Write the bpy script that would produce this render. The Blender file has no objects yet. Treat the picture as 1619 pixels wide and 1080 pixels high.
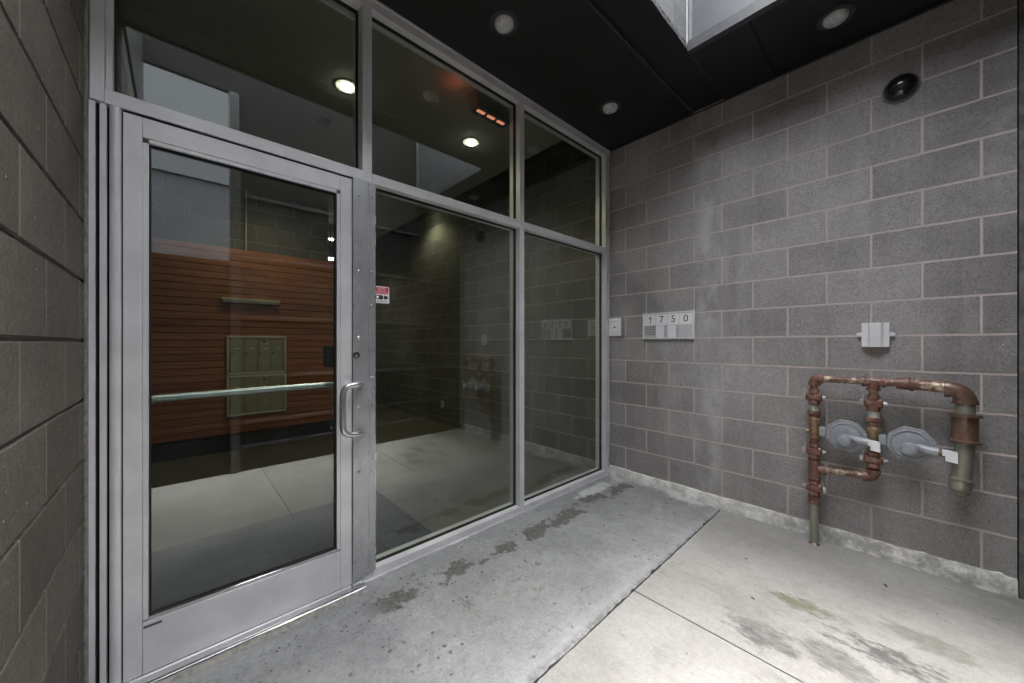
import bpy, bmesh, math, random
from mathutils import Vector, Matrix
random.seed(7)
R = math.radians
scene = bpy.context.scene
COL = scene.collection

# ------------------------------------------------------------------ nodes
class NT:
    """small helper for writing node materials"""
    def __init__(s, name):
        s.m = bpy.data.materials.new(name); s.m.use_nodes = True
        s.t = s.m.node_tree; s.t.nodes.clear()
        s.out = s.t.nodes.new('ShaderNodeOutputMaterial')
        s._pos = None
    def put(s, sock, v):
        if isinstance(v, bpy.types.NodeSocket): s.t.links.new(v, sock)
        elif v is not None:
            if sock.type == 'RGBA' and isinstance(v, (tuple, list)) and len(v) == 3: v = (*v, 1)
            sock.default_value = v
    def n(s, typ, ins=None, **props):
        nd = s.t.nodes.new(typ)
        for k, v in props.items(): setattr(nd, k, v)
        for k, v in (ins or {}).items(): s.put(nd.inputs[k], v)
        return nd
    def pos(s):
        if s._pos is None: s._pos = s.n('ShaderNodeNewGeometry').outputs['Position']
        return s._pos
    def xyz(s, v=None):
        nd = s.n('ShaderNodeSeparateXYZ', {0: v if v is not None else s.pos()}); return nd.outputs
    def comb(s, x=0., y=0., z=0.): return s.n('ShaderNodeCombineXYZ', {0: x, 1: y, 2: z}).outputs[0]
    def ma(s, op, a, b=0., c=0., clamp=False):
        nd = s.n('ShaderNodeMath', {0: a, 1: b, 2: c}, operation=op); nd.use_clamp = clamp
        return nd.outputs[0]
    def scale(s, v, sc):
        return s.n('ShaderNodeMapping', {0: v, 'Scale': sc}).outputs[0]
    def noise(s, sc, det=3., rough=.55, v=None, dist=0.):
        return s.n('ShaderNodeTexNoise', {'Vector': v if v is not None else s.pos(), 'Scale': sc, 'Detail': det, 'Roughness': rough, 'Distortion': dist}).outputs[0]
    def vor(s, sc, v=None, feature='F1'):
        return s.n('ShaderNodeTexVoronoi', {'Vector': v if v is not None else s.pos(), 'Scale': sc}, feature=feature).outputs
    def step(s, v, a, b, lo=0., hi=1.):
        nd = s.n('ShaderNodeMapRange', {0: v, 1: a, 2: b, 3: lo, 4: hi}); nd.interpolation_type = 'SMOOTHSTEP'
        return nd.outputs[0]
    def mix(s, f, a, b, mode='MIX'):
        nd = s.n('ShaderNodeMix', data_type='RGBA', blend_type=mode); nd.clamp_factor = True
        s.put(nd.inputs[0], f); s.put(nd.inputs[6], a); s.put(nd.inputs[7], b)
        return nd.outputs[2]
    def mul(s, *a):
        r = a[0]
        for b in a[1:]: r = s.ma('MULTIPLY', r, b)
        return r
    def blob(s, cx, cy, rx, ry, x, y):
        dx = s.ma('DIVIDE', s.ma('SUBTRACT', x, cx), rx); dy = s.ma('DIVIDE', s.ma('SUBTRACT', y, cy), ry)
        d = s.ma('SQRT', s.ma('ADD', s.mul(dx, dx), s.mul(dy, dy)))
        return s.step(d, 0., 1., 1., 0.)
    def bump(s, h, dist=.002, strength=1., normal=None):
        return s.n('ShaderNodeBump', {'Strength': strength, 'Distance': dist, 'Height': h, 'Normal': normal}).outputs[0] if normal is not None else \
            s.n('ShaderNodeBump', {'Strength': strength, 'Distance': dist, 'Height': h}).outputs[0]
    def pbr(s, col, rough=.6, metal=0., normal=None, spec=.5, **kw):
        ins = {'Base Color': col, 'Roughness': rough, 'Metallic': metal, 'Specular IOR Level': spec}
        if normal is not None: ins['Normal'] = normal
        ins.update(kw)
        b = s.n('ShaderNodeBsdfPrincipled', ins)
        s.t.links.new(b.outputs[0], s.out.inputs[0]); return s.m

def plain(name, col, rough=.6, metal=0., spec=.5, wear=.12, nscale=30.):
    t = NT(name)
    f = t.noise(nscale, 4., .6)
    c = t.mix(t.step(f, .3, .7), tuple(x*(1-wear) for x in col), tuple(min(1, x*(1+wear)) for x in col))
    r = t.ma('ADD', t.ma('MULTIPLY', f, .2), rough-.1)
    return t.pbr(c, r, metal, t.bump(t.noise(260., 3.), .0004, .4), spec)

def cmu(name, axis, sign, uoff, voff, c1, c2, mortar, recess, stains=True, rough=.9, speck=1., mw=.0052):
    """concrete masonry: 16x8 inch units with porous faces, joints, spall specks and run-down stains"""
    t = NT(name); P = t.xyz()
    u0 = P[axis]; z = P[2]
    wob = t.ma('MULTIPLY', t.ma('SUBTRACT', t.noise(9., 4., .6), .5), .006)
    u = t.ma('ADD', t.ma('MULTIPLY', u0, sign), uoff)
    u = t.ma('ADD', u, wob); v = t.ma('ADD', t.ma('ADD', z, -voff), wob)
    def brick(ca, cb, ms, sm):
        return t.n('ShaderNodeTexBrick', {'Vector': t.comb(u, v, 0.), 'Color1': (*ca, 1), 'Color2': (*cb, 1), 'Mortar': (*cb, 1), 'Scale': 1.,
                   'Mortar Size': ms, 'Mortar Smooth': sm, 'Bias': 0., 'Brick Width': .4064, 'Row Height': .2032}, offset=.5, offset_frequency=2, squash=1., squash_frequency=2)
    b = brick(c1, c2, mw, .35)
    halo = brick(c1, c2, .022, 1.)
    mf = b.outputs['Fac']
    # body: broad tone drift, fine aggregate
    drift = t.step(t.noise(1.7, 4., .6), .3, .72, .84, 1.16)
    grain = t.step(t.noise(120., 4., .8), .28, .72, .70, 1.32)
    mid = t.step(t.noise(38., 4., .7), .3, .7, .9, 1.1)
    col = t.mix(1., b.outputs['Color'], t.comb(drift, drift, drift), 'MULTIPLY')
    gm = t.mul(grain, mid)
    col = t.mix(1., col, t.comb(gm, gm, gm), 'MULTIPLY')
    pv = t.vor(95.)
    pore = t.mul(t.step(pv[0], .16, .30, 1., 0.), t.step(t.n('ShaderNodeSeparateColor', {0: pv[1]}).outputs[0], .55, .62))
    col = t.mix(t.ma('MULTIPLY', pore, .75), col, tuple(x*.3 for x in c1))
    sv = t.vor(80., t.n('ShaderNodeVectorMath', {0: t.pos(), 1: (3.3, 1.7, 5.1)}, operation='ADD').outputs[0])
    sc = t.n('ShaderNodeSeparateColor', {0: sv[1]}).outputs
    dens = t.step(t.noise(3.1, 3.), .42, .66, .985, .93)
    white = t.mul(t.step(sv[0], .12, .26, 1., 0.), t.ma('GREATER_THAN', sc[1], dens))
    col = t.mix(t.ma('MULTIPLY', white, .8*speck), col, (.62, .6, .58))
    pink = t.mul(halo.outputs['Fac'], t.step(t.noise(4.3, 4.), .42, .65))
    col = t.mix(t.ma('MULTIPLY', pink, .38 if stains else .1), col, (c1[0]*1.25, c1[1]*1.02, c1[2]*.98))
    if stains:
        # efflorescence washed down in columns, and cloudy patches
        cv = t.scale(t.pos(), (2.3, 2.3, .22))
        run = t.mul(t.step(t.noise(2.6, 5., .62, cv), .50, .68), t.step(t.noise(14., 4., .7), .25, .7, .35, 1.))
        col = t.mix(t.ma('MULTIPLY', run, .26), col, (.46, .455, .45))
        run2 = t.step(t.noise(3.4, 4., .6, t.n('ShaderNodeVectorMath', {0: cv, 1: (7, 2, 1)}, operation='ADD').outputs[0]), .54, .72)
        col = t.mix(t.ma('MULTIPLY', run2, .15), col, (.085, .08, .078))
        wash = t.mul(t.blob(.93, 0., .17, 1e3, u, 0.), t.step(t.noise(5., 5., .65, t.scale(t.pos(), (1, 1, .5))), .35, .65))
        col = t.mix(t.ma('MULTIPLY', wash, .6), col, (.54, .53, .52))
        chalk = t.mul(t.step(t.noise(2.4, 6., .68, t.scale(t.pos(), (1, 1.3, .8))), .52, .70), t.blob(1., 1.0, 1.1, .95, u, z))
        col = t.mix(t.ma('MULTIPLY', chalk, .42), col, (.50, .49, .485))
        dirt_shade = t.mul(t.step(u, 1.75, 2.4), t.step(t.noise(2.6, 5., .62), .25, .6))  # some dirt, plus shade painted into the far right end of the wall
        col = t.mix(t.ma('MULTIPLY', dirt_shade, .5), col, (.115, .11, .102))
        low = t.mul(t.step(z, .0, .5, 1., 0.), t.step(t.noise(5.2, 5., .65), .45, .7))
        col = t.mix(t.ma('MULTIPLY', low, .35), col, (.33, .32, .31))
    mcol = t.mix(t.noise(24., 4.), tuple(x*.8 for x in mortar), tuple(x*1.15 for x in mortar))
    mfade = t.ma('MULTIPLY', mf, t.step(t.noise(2.9, 4., .6), .25, .5, .8, 1.))
    col = t.mix(mfade, col, mcol)
    h = t.ma('ADD', t.mul(mf, -1.*recess), t.ma('MULTIPLY', t.noise(190., 4., .8), .22))
    h = t.ma('SUBTRACT', h, t.ma('MULTIPLY', pore, .45))
    h = t.ma('ADD', h, t.ma('MULTIPLY', t.noise(7., 3.), .35))
    return t.pbr(col, rough, 0., t.bump(h, .004, .9), .25)

def metal_al(name, base, rough, metal=.75, streak=0, stretch=(1, 1, .03)):
    t = NT(name)
    v = t.scale(t.pos(), stretch)
    f = t.noise(160., 4., .6, v); g = t.noise(5., 4., .6)
    c = t.mix(t.step(g, .3, .7), tuple(x*.9 for x in base), tuple(min(1, x*1.06) for x in base))
    c = t.mix(t.ma('MULTIPLY', t.step(f, .35, .75), .14), c, tuple(x*.72 for x in base))
    if streak:
        s_ = t.step(t.noise(7., 6., .72, t.scale(t.pos(), (1.6, 1, .8)), .6), .5, .66)
        c = t.mix(t.ma('MULTIPLY', s_, .45), c, tuple(min(1, x*1.3) for x in base))
        s2 = t.mul(t.step(t.noise(16., 6., .7), .55, .68), .5)
        c = t.mix(s2, c, tuple(x*.6 for x in base))
    r = t.ma('ADD', t.ma('MULTIPLY', g, .18), rough-.09)
    return t.pbr(c, r, metal, t.bump(t.noise(300., 2., .5, v), .0003, .35))

def rust_pipe(name, bare, amount):
    """threaded steel pipe: bare galvanised or brass-toned metal under blotchy primer and rust"""
    t = NT(name)
    f = t.noise(26., 6., .68); f2 = t.noise(90., 4., .7)
    rustc = t.mix(t.step(f2, .3, .7), (.075, .027, .018), (.205, .083, .055))
    m = t.step(f, 1-amount-.08, 1-amount+.1)
    c = t.mix(m, t.mix(f2, tuple(x*.7 for x in bare), tuple(x*1.25 for x in bare)), rustc)
    dust = t.step(t.noise(320., 2.), .66, .72)
    c = t.mix(t.mul(dust, .6), c, (.45, .4, .36))
    met = t.ma('MULTIPLY', t.ma('SUBTRACT', 1., m), .38)
    rr = t.ma('ADD', .33, t.ma('MULTIPLY', m, .2))
    return t.pbr(c, rr, met, t.bump(t.ma('ADD', f2, t.ma('MULTIPLY', f, .6)), .0012, .6), .7)

def landing_mat():
    t = NT('landing_concrete'); P = t.xyz(); x, y = P[0], P[1]
    c = t.mix(t.step(t.noise(2.1, 6., .62), .3, .7), (.222, .225, .229), (.325, .328, .331))
    c = t.mix(t.ma('MULTIPLY', t.step(t.noise(11., 6., .7), .42, .68), .5), c, (.19, .193, .196))
    g = t.mul(t.step(t.noise(210., 3., .8), .2, .8, .86, 1.14), t.step(t.noise(75., 5., .8), .3, .7, .84, 1.15), t.step(t.noise(24., 5., .75), .3, .7, .9, 1.09)); c = t.mix(1., c, t.comb(g, g, g), 'MULTIPLY')
    n6 = t.noise(8.5, 8., .66, dist=.35); n20 = t.noise(30., 6., .7)
    # worn film: a row of eroded grey-olive patches running beside the sill
    band = t.step(t.ma('ABSOLUTE', t.ma('ADD', y, t.ma('ADD', .245, t.ma('MULTIPLY', t.ma('SUBTRACT', t.noise(2.2, 2.), .5), .22)))), .0, .12, 1., 0.)
    gap = t.step(t.noise(3.6, 4., .6), .38, .54)
    e = t.ma('ADD', t.ma('MULTIPLY', n6, .62), t.ma('MULTIPLY', n20, .38))
    e2 = t.ma('ADD', e, t.ma('MULTIPLY', t.ma('SUBTRACT', t.noise(95., 5., .8), .5), .16))
    pm = t.mul(t.step(t.ma('ADD', e2, t.ma('MULTIPLY', t.mul(band, gap), .25)), .622, .655), t.step(band, .02, .12))
    pm = t.mul(pm, t.step(x, -2.45, -2.3), t.step(x, -.02, -.06, 0., 1.))
    c = t.mix(t.mul(pm, .85), c, t.mix(t.step(t.noise(42., 6., .8), .3, .7), (.035, .036, .029), (.165, .165, .145)))
    dots = t.mul(t.step(t.vor(34.)[0], .10, .26, 1., 0.), t.step(t.noise(13., 3.), .46, .55), t.step(band, .0, .3))
    c = t.mix(t.mul(dots, .85), c, (.02, .02, .018))
    b2 = t.mul(t.blob(-1.5, -.5, 1.3, .42, x, y), t.step(t.noise(4.7, 3.), .42, .6))
    p2 = t.step(t.ma('ADD', e2, t.ma('MULTIPLY', b2, .10)), .625, .665); c = t.mix(t.mul(p2, .6), c, t.mix(n20, (.06, .06, .055), (.17, .17, .16)))
    # faint scuffs, rust-yellow bloom
    sm = t.step(t.noise(13., 8., .78, dist=.3), .575, .67)
    c = t.mix(t.mul(sm, .5), c, (.15, .153, .15))
    sm2 = t.mul(t.step(t.noise(30., 7., .8), .555, .62), t.step(t.noise(4., 4.), .44, .58)); c = t.mix(t.mul(sm2, .42), c, (.12, .12, .12))
    ye = t.mul(t.blob(-1.92, -.6, .5, .12, x, y), t.step(n6, .45, .62)); c = t.mix(t.mul(ye, .4), c, (.22, .2, .13))
    # gum and droplets
    for sc, th, a, ofs in ((17., .84, .20, 0.), (46., .86, .2, 4.), (9., .72, .2, 9.), (28., .86, .24, 2.)):
        vv = t.n('ShaderNodeVectorMath', {0: t.pos(), 1: (ofs, ofs*.7, 0)}, operation='ADD').outputs[0]
        wv = t.n('ShaderNodeVectorMath', {0: vv, 1: t.comb(t.ma('MULTIPLY', t.noise(60., 2.), .02), t.ma('MULTIPLY', n20, .02), 0.)}, operation='ADD').outputs[0]
        vo = t.vor(sc, wv); cc = t.n('ShaderNodeSeparateColor', {0: vo[1]}).outputs
        sp = t.mul(t.step(vo[0], a*.55, a, 1., 0.), t.ma('GREATER_THAN', cc[0], th))
        if sc < 12: sp = t.mul(sp, t.step(t.vor(60.)[0], .2, .5), .55)
        c = t.mix(t.mul(sp, .75), c, (.07, .07, .07))
    # white efflorescence near the corner, along the wall base and the front lip
    wm = t.ma('ADD', t.blob(-.42, -.12, .55, .14, x, y), t.ma('ADD', t.blob(.0, -.75, .24, .36, x, y), t.mul(t.blob(0., -.2, .2, .5, x, y), .8)))
    wm = t.mul(t.step(t.ma('ADD', t.ma('MULTIPLY', wm, .35), e), .62, .80), 1.)
    c = t.mix(t.mul(wm, .75, t.ma('SUBTRACT', 1., pm)), c, (.56, .565, .57))
    lip = t.mul(t.step(y, -.90, -.985), t.step(n6, .4, .6)); c = t.mix(t.mul(lip, .5), c, (.38, .38, .39))
    ed = t.mul(t.step(y, -.955, -.985), t.step(n20, .35, .6)); c = t.mix(t.mul(ed, .55), c, (.09, .09, .09))
    h = t.ma('ADD', t.ma('MULTIPLY', t.noise(120., 4., .7), .3), t.ma('SUBTRACT', t.ma('MULTIPLY', n20, .3), t.mul(pm, .8)))
    rr = t.ma('SUBTRACT', .78, t.ma('MULTIPLY', t.noise(3.), .25))
    return t.pbr(c, rr, 0., t.bump(h, .0016, .8), .35)

def sidewalk_mat():
    t = NT('sidewalk_concrete'); P = t.xyz(); x, y = P[0], P[1]
    c = t.mix(t.step(t.noise(1.6, 6., .6), .3, .7), (.25, .245, .232), (.322, .317, .304))
    broom = t.noise(60., 4., .7, t.scale(t.pos(), (1.4, .12, 1)))
    c = t.mix(t.ma('MULTIPLY', t.step(broom, .4, .7), .16), c, (.20, .197, .186))
    g = t.mul(t.step(t.noise(230., 3., .8), .2, .8, .88, 1.12), t.step(t.noise(80., 5., .8), .3, .7, .9, 1.09), t.step(t.noise(19., 6., .75), .3, .7, .93, 1.06)); c = t.mix(1., c, t.comb(g, g, g), 'MULTIPLY')
    sv = t.scale(t.pos(), (1., .42, 1.))
    n1 = t.noise(7.5, 7., .68, sv, .25); n2 = t.noise(24., 6., .72, sv)
    e = t.ma('ADD', t.ma('MULTIPLY', n1, .6), t.ma('MULTIPLY', n2, .4))
    blobs = [(-.84, -1.6, .13, .26, 1.0, (.125, .13, .085)), (-1.21, -1.5, .2, .3, .9, (.10, .10, .097)), (-.96, -1.85, .2, .34, 1., (.09, .09, .087)),
             (-1.13, -1.73, .2, .2, .8, (.10, .10, .097)), (-1.05, -1.38, .25, .3, .55, (.2, .2, .19)), (-.74, -2.0, .14, .25, .8, (.15, .15, .13)),
             (-1.62, -1.25, .2, .12, .55, (.2, .2, .195)), (-1.5, -1.75, .3, .3, .6, (.17, .17, .165)), (-2.3, -1.6, .5, .4, .6, (.2, .2, .19)), (-.25, -1.2, .1, .5, .35, (.2, .19, .17))]
    for bx, by, rx, ry, a, colr in blobs:
        m = t.step(t.ma('ADD', e, t.ma('MULTIPLY', t.blob(bx, by, rx*1.1, ry*1.25, x, y), .25)), .625, .74)
        m = t.mul(m, t.blob(bx, by, rx*1.6, ry*1.8, x, y), t.step(t.noise(48., 6., .8, sv), .3, .62, .35, 1.), a*1.15)
        c = t.mix(m, c, colr)
    wid = t.mul(t.step(t.noise(3.6, 6., .7, sv), .47, .66), t.step(t.noise(22., 6., .75), .3, .65, .3, 1.)); c = t.mix(t.mul(wid, .42), c, (.18, .175, .162))
    ft = t.mul(t.step(n2, .56, .66), t.step(t.noise(2.6, 4.), .45, .6)); c = t.mix(t.mul(ft, .4), c, (.11, .108, .10))
    # grime beside the curb, and a darker tone towards the far corner
    gr = t.mul(t.step(x, -.35, -.02), t.step(e, .42, .62)); c = t.mix(t.mul(gr, .35), c, (.22, .215, .2))
    cor = t.mul(t.blob(-.1, -2.38, .5, .55, x, y), t.step(e, .3, .55)); c = t.mix(t.mul(cor, .7), c, (.13, .13, .125))
    for sc, th, a in ((26., .93, .16), (70., .93, .2)):
        vo = t.vor(sc); cc = t.n('ShaderNodeSeparateColor', {0: vo[1]}).outputs
        c = t.mix(t.mul(t.step(vo[0], a*.5, a, 1., 0.), t.ma('GREATER_THAN', cc[0], th), .7), c, (.12, .115, .1))
    h = t.ma('ADD', t.ma('MULTIPLY', broom, .5), t.ma('MULTIPLY', t.noise(150., 4., .7), .35))
    return t.pbr(c, .85, 0., t.bump(h, .0016, .8), .3)

def glass_mat(name, r0=.05, tint=(.90, .95, .92)):
    """each face of the pane mirrors by angle and lets the rest through, slightly green"""
    t = NT(name)
    g = t.n('ShaderNodeNewGeometry')
    d = t.n('ShaderNodeVectorMath', {0: g.outputs['Incoming'], 1: g.outputs['Normal']}, operation='DOT_PRODUCT').outputs['Value']
    c = t.ma('ABSOLUTE', d); k = t.ma('SUBTRACT', 1., c, clamp=True)
    p = t.ma('POWER', k, 4.2)
    f = t.ma('ADD', r0, t.ma('MULTIPLY', p, 1-r0), clamp=True)
    gl = t.n('ShaderNodeBsdfGlossy', {'Color': (.93, .97, 1., 1), 'Roughness': .0})
    tr = t.n('ShaderNodeBsdfTransparent', {'Color': (*tint, 1)})
    mx = t.n('ShaderNodeMixShader', {0: f, 1: tr.outputs[0], 2: gl.outputs[0]})
    # faint wiped-on film and dust
    fm = t.ma('MULTIPLY', t.step(t.noise(2.2, 6., .7, t.scale(t.pos(), (1., 1., .5)), .8), .45, .75), .022)
    mx2 = t.n('ShaderNodeMixShader', {0: fm, 1: mx.outputs[0], 2: t.n('ShaderNodeBsdfDiffuse', {'Color': (.5, .52, .52, 1)}).outputs[0]})
    t.t.links.new(mx2.outputs[0], t.out.inputs[0]); return t.m

def emit(name, col, s):
    t = NT(name); e = t.n('ShaderNodeEmission', {'Color': (*col, 1), 'Strength': s})
    t.t.links.new(e.outputs[0], t.out.inputs[0]); return t.m

def wood_mat():
    t = NT('stained_cedar'); P = t.xyz()
    row = t.ma('FLOOR', t.ma('DIVIDE', t.ma('SUBTRACT', P[2], .2), .078))
    w = t.n('ShaderNodeTexWhiteNoise', {'Vector': t.comb(row, 2.7, 0.)}, noise_dimensions='3D').outputs[0]
    v = t.n('ShaderNodeVectorMath', {0: t.scale(t.pos(), (.35, 1., 7.)), 1: t.comb(t.mul(row, 3.1), 0., 0.)}, operation='ADD').outputs[0]
    gr = t.noise(7., 6., .68, v, .4)
    c = t.mix(t.step(gr, .3, .7), (.25, .085, .032), (.44, .175, .070))
    s = t.ma('ADD', .85, t.mul(w, .38)); c = t.mix(1., c, t.comb(s, s, s), 'MULTIPLY')
    return t.pbr(c, .5, 0., t.bump(gr, .001, .5))

M = {}
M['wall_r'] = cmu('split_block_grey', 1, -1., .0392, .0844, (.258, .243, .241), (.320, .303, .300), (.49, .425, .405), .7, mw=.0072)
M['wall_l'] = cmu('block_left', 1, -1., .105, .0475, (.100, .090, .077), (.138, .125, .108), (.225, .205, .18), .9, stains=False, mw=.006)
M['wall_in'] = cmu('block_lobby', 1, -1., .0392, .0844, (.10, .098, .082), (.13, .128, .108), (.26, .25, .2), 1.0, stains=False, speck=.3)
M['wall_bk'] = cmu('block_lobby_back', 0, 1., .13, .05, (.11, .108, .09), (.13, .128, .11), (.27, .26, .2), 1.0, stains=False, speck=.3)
M['wall_up'] = cmu('block_upper', 0, 1., .1, .05, (.12, .12, .12), (.15, .15, .148), (.2, .2, .195), 1.2, stains=False, speck=.5)
M['alum'] = metal_al('clear_anodised', (.74, .74, .75), .40, .25)
M['alum_h'] = metal_al('clear_anodised_horizontal', (.74, .74, .75), .40, .25, 0, (.03, 1, 1))
M['galv'] = metal_al('galvanised_plate', (.50, .51, .52), .38, .6, 1)
M['bright'] = metal_al('polished_threshold', (.78, .78, .79), .16, .95, 0, (.03, 1, 1))
M['steel'] = metal_al('brushed_pull', (.68, .68, .69), .26, .85)
M['barsteel'] = metal_al('satin_bar', (.62, .68, .72), .3, .7, 0, (.01, 1, 1))
M['rubber'] = plain('black_rubber', (.008, .008, .008), .6, wear=.2)
M['gap'] = plain('dark_gap', (.004, .004, .004), .9, wear=.1)
M['black_panel'] = plain('black_soffit_board', (.0115, .0115, .0125), .46, wear=.22, nscale=2.5)
M['black_trim'] = plain('black_trim', (.055, .055, .057), .35)
M['bulb'] = plain('frosted_reflector', (.52, .52, .52), .3, 0., wear=.18, nscale=40)
M['landing'] = landing_mat(); M['sidewalk'] = sidewalk_mat()
M['glass'] = glass_mat('storefront_glass', .12, (.80, .835, .80))
M['dglass'] = glass_mat('door_glass', .088, (.81, .84, .81))
M['wood'] = wood_mat()
M['drywall'] = plain('painted_drywall', (.36, .36, .34), .75, wear=.03, nscale=3)
M['beam_black'] = plain('black_painted_slot', (.008, .008, .008), .8)
M['mail'] = metal_al('mailbox_bronze', (.42, .41, .28), .5, .35)
M['cream'] = plain('cream_enamel', (.55, .53, .40), .45)
M['white'] = plain('white_enamel', (.72, .72, .72), .4, wear=.04)
M['paper'] = plain('white_card', (.82, .82, .82), .6, wear=.02)
M['palegrey'] = plain('pale_grey_card', (.50, .50, .51), .6, wear=.05)
M['midgrey'] = plain('mid_grey_lines', (.26, .26, .27), .6)
M['ink'] = plain('ink', (.03, .03, .035), .7)
M['ink2'] = plain('faded_ink', (.10, .10, .11), .7)
M['red'] = plain('red_vinyl', (.62, .012, .045), .45, wear=.05)
M['pinkline'] = plain('crimson_edge', (.30, .01, .06), .5)
M['smoke'] = plain('smoked_dome', (.012, .014, .016), .07, 0., .8, wear=.05)
M['ring'] = plain('grey_ring', (.20, .20, .205), .35, .3)
M['bracketgrey'] = metal_al('extruded_aluminium', (.78, .78, .80), .4, .2)
M['rust'] = rust_pipe('rusty_fitting', (.34, .27, .18), .62)
M['rustp'] = rust_pipe('rusty_pipe', (.46, .38, .27), .52)
M['bigp'] = rust_pipe('weathered_galvanised_pipe', (.27, .27, .215), .30)
M['bigf'] = rust_pipe('rusty_flange', (.135, .095, .065), .48)
M['brass'] = rust_pipe('tarnished_brass', (.27, .20, .10), .46)
M['greypaint'] = plain('grey_enamel_regulator', (.27, .285, .31), .32, .0, .5, wear=.12, nscale=45)
M['zinc'] = plain('zinc_bolt', (.42, .43, .44), .35, .7)
M['ptfe'] = plain('pale_nipple', (.46, .45, .41), .5)
M['tag'] = plain('white_tag', (.78, .78, .80), .5, wear=.05)
M['lobbyfloor'] = None
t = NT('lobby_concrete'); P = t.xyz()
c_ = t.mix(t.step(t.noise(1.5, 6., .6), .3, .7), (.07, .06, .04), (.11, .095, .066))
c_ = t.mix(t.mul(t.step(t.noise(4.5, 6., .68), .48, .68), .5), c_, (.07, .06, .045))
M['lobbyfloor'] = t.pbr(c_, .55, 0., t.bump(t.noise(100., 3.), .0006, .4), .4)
t = NT('dark_mat'); c_ = t.mix(t.noise(240., 3., .7), (.018, .018, .022), (.05, .05, .056)); M['mat'] = t.pbr(c_, .95, 0., t.bump(t.noise(300., 3.), .002, 1.))
t = NT('whitewashed_curb'); P = t.xyz()
c_ = t.mix(t.step(t.noise(9., 6., .7), .35, .65), (.48, .47, .44), (.80, .79, .765))
dk = t.mul(t.step(P[1], -.5, -1.9), t.step(t.noise(12., 6., .72), .36, .60)); c_ = t.mix(t.mul(dk, .62), c_, (.15, .145, .125))
c_ = t.mix(t.mul(t.step(t.noise(60., 5., .75), .56, .66), .35), c_, (.2, .19, .17))
M['curb'] = t.pbr(c_, .9, 0., t.bump(t.noise(45., 6., .8), .004, 1.), .2)
M['asphalt'] = plain('asphalt', (.05, .05, .05), .85, wear=.3, nscale=60)
M['sealant'] = plain('white_sealant', (.58, .58, .57), .7, wear=.15, nscale=60)
M['greymortar'] = plain('grey_sealant', (.25, .235, .215), .85, wear=.3, nscale=40)
M['upanel'] = plain('pale_metal_panel', (.095, .098, .105), .35, .2, wear=.04, nscale=2)
M['outwall'] = plain('pale_stucco', (.085, .088, .094), .85, wear=.05, nscale=3)
M['gate'] = plain('dark_steel_gate', (.014, .014, .015), .85, 0., .15, wear=.2, nscale=6)
M['lamp'] = emit('lit_lamp', (1., .93, .72), 3.5)
M['orange'] = emit('orange_glow', (1., .36, .22), .07)
M['exitlit'] = emit('white_glow', (1., .95, .8), 2.)
M['conduit'] = plain('conduit', (.5, .5, .46), .5, .4)
M['leaf'] = plain('dry_leaf', (.05, .045, .03), .8)

# ------------------------------------------------------------------ geometry
def setp(o, label=None, cat=None, group=None, kind=None):
    if label: o['label'] = label
    if cat: o['category'] = cat
    if group: o['group'] = group
    if kind: o['kind'] = kind
    return o
def empty(name, loc, label, cat, group=None):
    o = bpy.data.objects.new(name, None); COL.objects.link(o); o.location = loc; o.empty_display_size = .05
    return setp(o, label, cat, group)
def world_loc(o):
    v = Vector((0, 0, 0))
    while o is not None: v = v + o.location; o = o.parent
    return v

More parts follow.
